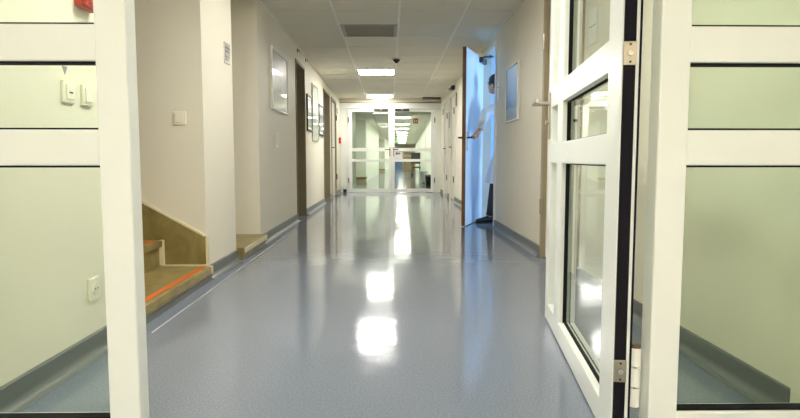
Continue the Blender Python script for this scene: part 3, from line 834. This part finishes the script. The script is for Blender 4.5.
# ------------------------------------------------------------------ person in the doorway
def person():
    V = Vector
    B = MB()
    def limb(pts, rad, n=14): B.tube(pts, rad, n)
    # joints (facing -x; camera-side arm and leg are at smaller y)
    pel = V((1.47, 7.40, .97))
    # trunk as elliptical rings
    def ring(c, rx, ry, n=24): return [V((c[0] + rx * math.cos(2 * PI * k / n), c[1] + ry * math.sin(2 * PI * k / n), c[2])) for k in range(n)]
    B.loft([ring((1.47, 7.40, .86), .095, .14), ring((1.47, 7.40, .95), .11, .165), ring((1.46, 7.40, 1.08), .098, .145), ring((1.445, 7.40, 1.22), .105, .155),
            ring((1.43, 7.40, 1.36), .115, .175), ring((1.42, 7.40, 1.46), .10, .17), ring((1.41, 7.40, 1.53), .065, .10), ring((1.40, 7.40, 1.56), .05, .06)])
    body_arms = B; B = MB()
    # head: skull, jaw, nose, ears, turned towards -x
    B.ball((1.352, 7.40, 1.735), .1, 1.0, .78, 1.08, 24)
    B.ball((1.318, 7.40, 1.675), .068, .95, .82, .95, 20)
    B.ball((1.285, 7.40, 1.645), .030, 1, 1, .8, 14)                    # chin
    B.loft([[(1.262, 7.392, 1.735), (1.262, 7.408, 1.735), (1.275, 7.40, 1.74)], [(1.234, 7.386, 1.692), (1.234, 7.414, 1.692), (1.275, 7.40, 1.70)], [(1.252, 7.388, 1.682), (1.252, 7.412, 1.682), (1.275, 7.40, 1.688)]])
    B.ball((1.258, 7.40, 1.664), .016, .7, 1.5, .55, 12)                # lips
    B.ball((1.272, 7.40, 1.757), .03, .6, 2.0, .5, 12)                  # brow
    for s in (-1, 1): B.ball((1.37, 7.40 + s * .083, 1.70), .03, .7, .35, 1.1, 12)
    HT = T(1.325, 7.40, 0) @ RZ(math.radians(-52)) @ T(-1.375, -7.40, 0)
    B.bm.transform(HT); body_arms._merge(B.bm); B = body_arms
    limb([(1.405, 7.40, 1.50), (1.365, 7.40, 1.60), (1.335, 7.40, 1.67)], [.062, .055, .055])
    # camera-side arm: reaches to the handle
    sh, el, wr_ = V((1.42, 7.225, 1.465)), V((1.155, 7.17, 1.36)), V((1.065, 7.085, 1.135))
    limb([(1.42, 7.30, 1.46), sh, sh.lerp(el, .5), el, el.lerp(wr_, .4), wr_], [.06, .06, .05, .043, .041, .028])
    hand_c = V((1.030, 7.062, 1.085))
    dirh = (hand_c - wr_).normalized()
    limb([wr_, wr_ + dirh * .03, wr_ + dirh * .075], [.028, .036, .036], 12)
    # fingers curl over the lever (lever runs along la)
    la = V((dv.x, dv.y, 0)).normalized()
    nr = V((-la.y, la.x, 0)) * 1.0
    nr = (MW.to_3x3() @ V((0, 1, 0))).normalized()
    lev = MW @ V((WL - .07, .058, 1.055))
    base = wr_ + dirh * .07
    for k, ln in enumerate((.95, 1.05, 1.0, .8)):
        g = lev - la * (.03 + .023 * k)
        k0 = base + la * (.030 - .020 * k)
        limb([k0, g + nr * .022 + V((0, 0, .016)), g + V((0, 0, .023 * ln)), g - nr * .021 * ln + V((0, 0, .004)), g - nr * .012 + V((0, 0, -.018))], [.0105, .0095, .009, .0085, .007], 8)
    limb([wr_ + dirh * .035, base + nr * .03 + V((0, 0, -.004)), lev - la * .03 + nr * .026 + V((0, 0, -.012)), lev - la * .015 + nr * .014 + V((0, 0, -.024))], [.015, .012, .010, .008], 8)
    # other arm hanging
    sh2, el2, wr2 = V((1.42, 7.575, 1.465)), V((1.50, 7.63, 1.20)), V((1.45, 7.63, .965))
    limb([(1.42, 7.50, 1.46), sh2, sh2.lerp(el2, .5), el2, el2.lerp(wr2, .4), wr2], [.06, .06, .05, .043, .041, .028])
    limb([wr2, wr2 + V((-.006, 0, -.04)), wr2 + V((-.012, 0, -.09))], [.028, .037, .034], 12)
    hb = wr2 + V((-.012, 0, -.085))
    for k, ln in enumerate((.07, .08, .075, .058)):
        o = V((-.033 + .021 * k, 0, 0))
        limb([hb + o, hb + o + V((-.004, -.006, -ln * .5)), hb + o + V((-.006, -.018, -ln * .85)), hb + o + V((-.004, -.028, -ln))], [.0105, .0095, .0085, .007], 8)
    limb([wr2 + V((-.02, 0, -.03)), wr2 + V((-.05, -.012, -.065)), wr2 + V((-.058, -.02, -.10))], [.015, .012, .009], 8)
    # legs
    h1, k1, a1 = V((1.46, 7.32, .93)), V((1.325, 7.325, .53)), V((1.27, 7.335, .105))
    h2, k2, a2 = V((1.48, 7.48, .93)), V((1.55, 7.48, .52)), V((1.79, 7.48, .165))
    for h, k, a in ((h1, k1, a1), (h2, k2, a2)):
        limb([h, h.lerp(k, .5), k, k.lerp(a, .35), a], [.092, .078, .058, .055, .037])
    limb([a1, a1 + V((-.04, 0, -.05)), a1 + V((-.13, 0, -.075))], [.036, .038, .028], 12)
    limb([a2, a2 + V((-.02, 0, -.06)), a2 + V((-.09, 0, -.125))], [.036, .036, .026], 12)
    body = link('person', B, 'skin', origin=(1.47, 7.40, 0))
    md = body.modifiers.new('r', 'REMESH'); md.mode = 'VOXEL'; md.voxel_size = .0055
    sm = body.modifiers.new('s', 'SMOOTH'); sm.factor = .5; sm.iterations = 4
    dg = bpy.context.evaluated_depsgraph_get()
    me = bpy.data.meshes.new_from_object(body.evaluated_get(dg))
    body.modifiers.clear(); body.data = me; me.name = 'person'
    for p in me.polygons: p.use_smooth = True
    if not me.materials: me.materials.append(M['skin'])
    tag(body, 'person in long pale coat and dark trousers stepping out of the blue lit doorway', 'person')
    # coat: lofted rings with a flared skirt, plus sleeves
    Cm = MB()
    def fold(c, rx, ry, amp, n=48):
        return [V((c[0] + rx * (1 + amp * math.sin(7 * 2 * PI * k / n)) * math.cos(2 * PI * k / n), c[1] + ry * (1 + amp * math.sin(9 * 2 * PI * k / n)) * math.sin(2 * PI * k / n), c[2])) for k in range(n)]
    outer = [((1.445, 7.40, .50), .235, .215, .05), ((1.445, 7.40, .64), .215, .215, .04), ((1.455, 7.40, .80), .175, .205, .025), ((1.47, 7.40, .95), .145, .20, .012), ((1.46, 7.40, 1.08), .130, .178, .006),
             ((1.445, 7.40, 1.22), .130, .185, .004), ((1.43, 7.40, 1.36), .138, .20, .003), ((1.42, 7.40, 1.46), .122, .197, 0), ((1.41, 7.40, 1.525), .085, .125, 0), ((1.40, 7.40, 1.565), .070, .080, 0), ((1.395, 7.40, 1.585), .073, .078, 0)]
    Cm.loft([fold(*r) for r in outer], False)
    Cm.tube([(1.42, 7.29, 1.462), sh, sh.lerp(el, .5), el, el.lerp(wr_, .4), el.lerp(wr_, .9)], [.07, .075, .065, .059, .054, .045], 20)
    Cm.tube([(1.42, 7.51, 1.462), sh2, sh2.lerp(el2, .5), el2, el2.lerp(wr2, .4), el2.lerp(wr2, .92)], [.07, .075, .065, .058, .054, .046], 20)
    co_ = link('coat', Cm, 'coat', body, smooth=True)
    tr_ = MB()
    for h, k, a in ((h1, k1, a1), (h2, k2, a2)):
        tr_.tube([h + V((0, 0, .04)), h.lerp(k, .5), k, k.lerp(a, .35), k.lerp(a, .75), k.lerp(a, 1.02)], [.105, .094, .078, .075, .070, .068], 22)
    tr_.ball((1.47, 7.40, .95), .12, .98, 1.42, .8, 24)
    link('trousers', tr_, 'trousers', body, smooth=True)
    def shoe(m):
        S = MB()
        def sr(x, w, h, z0=0.012):
            return [V((x, w * math.cos(2 * PI * k / 20), z0 + h * (.5 + .5 * math.sin(2 * PI * k / 20)))) for k in range(20)]
        S.loft([sr(.085, .022, .05), sr(.07, .036, .085), sr(.03, .040, .105), sr(-.03, .040, .095), sr(-.08, .043, .075), sr(-.13, .046, .058), sr(-.17, .042, .048), sr(-.20, .026, .034)], True, m)
        o = link('shoe', S, 'shoe', body, smooth=True)
        So = MB().prism([(.088, -.03), (.088, .03), (.03, .041), (-.05, .043), (-.13, .048), (-.18, .042), (-.203, .02), (-.203, -.02), (-.18, -.042), (-.13, -.048), (-.05, -.043), (.03, -.041)], .001, .014, 'z', m)
        link('sole', So, 'sole', o)
    shoe(T(1.275, 7.335, 0))
    shoe(T(1.655, 7.48, .001) @ RY(math.radians(27)) @ T(.13, 0, 0) )
    Hh = MB()
    hr = MB()
    hr.ball((1.362, 7.40, 1.752), .105, 1.0, .83, 1.03, 28)
    bmh = hr.bm
    # cut away the face
    for v_ in bmh.verts:
        if v_.co.x < 1.30 and v_.co.z < 1.79: v_.co.x = max(v_.co.x, 1.312)
        if v_.co.z < 1.70 and v_.co.x < 1.36: v_.co.z = 1.705
        v_.co += V((random.uniform(-.002, .002), random.uniform(-.002, .002), random.uniform(-.002, .002)))
    bmh.transform(HT)
    link('hair', hr, 'hair', body, smooth=True)
    for s in (-1, 1):
        e = link('eye', MB().ball((1.268, 7.40 + s * .032, 1.738), .0125, n=14, m=HT), 'eyewhite', body, smooth=True)
        link('iris', MB().ball((1.2585, 7.40 + s * .032, 1.738), .0055, .6, 1, 1, n=10, m=HT), 'browncap', e)
person()

# ------------------------------------------------------------------ daylight, world, camera
w = bpy.data.worlds.new('World'); scene.world = w; w.use_nodes = True
bg = w.node_tree.nodes['Background']; bg.inputs['Color'].default_value = (.42, .66, 1, 1); bg.inputs['Strength'].default_value = 1.2
ad = bpy.data.lights.new('window_daylight', 'AREA'); ad.shape = 'RECTANGLE'; ad.size = 2.8; ad.size_y = 1.4
ad.energy = 85; ad.color = (.36, .63, 1.0)
ao = bpy.data.objects.new('window_daylight', ad); COL.objects.link(ao)
ao.location = (4.75, 7.45, 1.55); ao.rotation_euler = (0, math.radians(90), 0)

cam = bpy.data.cameras.new('Camera'); co = bpy.data.objects.new('Camera', cam); COL.objects.link(co)
cam.sensor_width = 36; cam.lens = 590 / 800 * 36; cam.clip_start = .05; cam.clip_end = 200
co.location = (0, 0, .79)
co.rotation_euler = (math.radians(90 - 4.74757), 0, math.radians(-.96769))
scene.camera = co

scene.view_settings.view_transform = 'Standard'; scene.view_settings.look = 'None'
scene.view_settings.gamma = 1; scene.view_settings.use_curve_mapping = False
scene.view_settings.exposure = 1.55
scene.cycles.max_bounces = 10; scene.cycles.transparent_max_bounces = 24
scene.cycles.diffuse_bounces = 6; scene.cycles.glossy_bounces = 5
scene.cycles.sample_clamp_indirect = 8
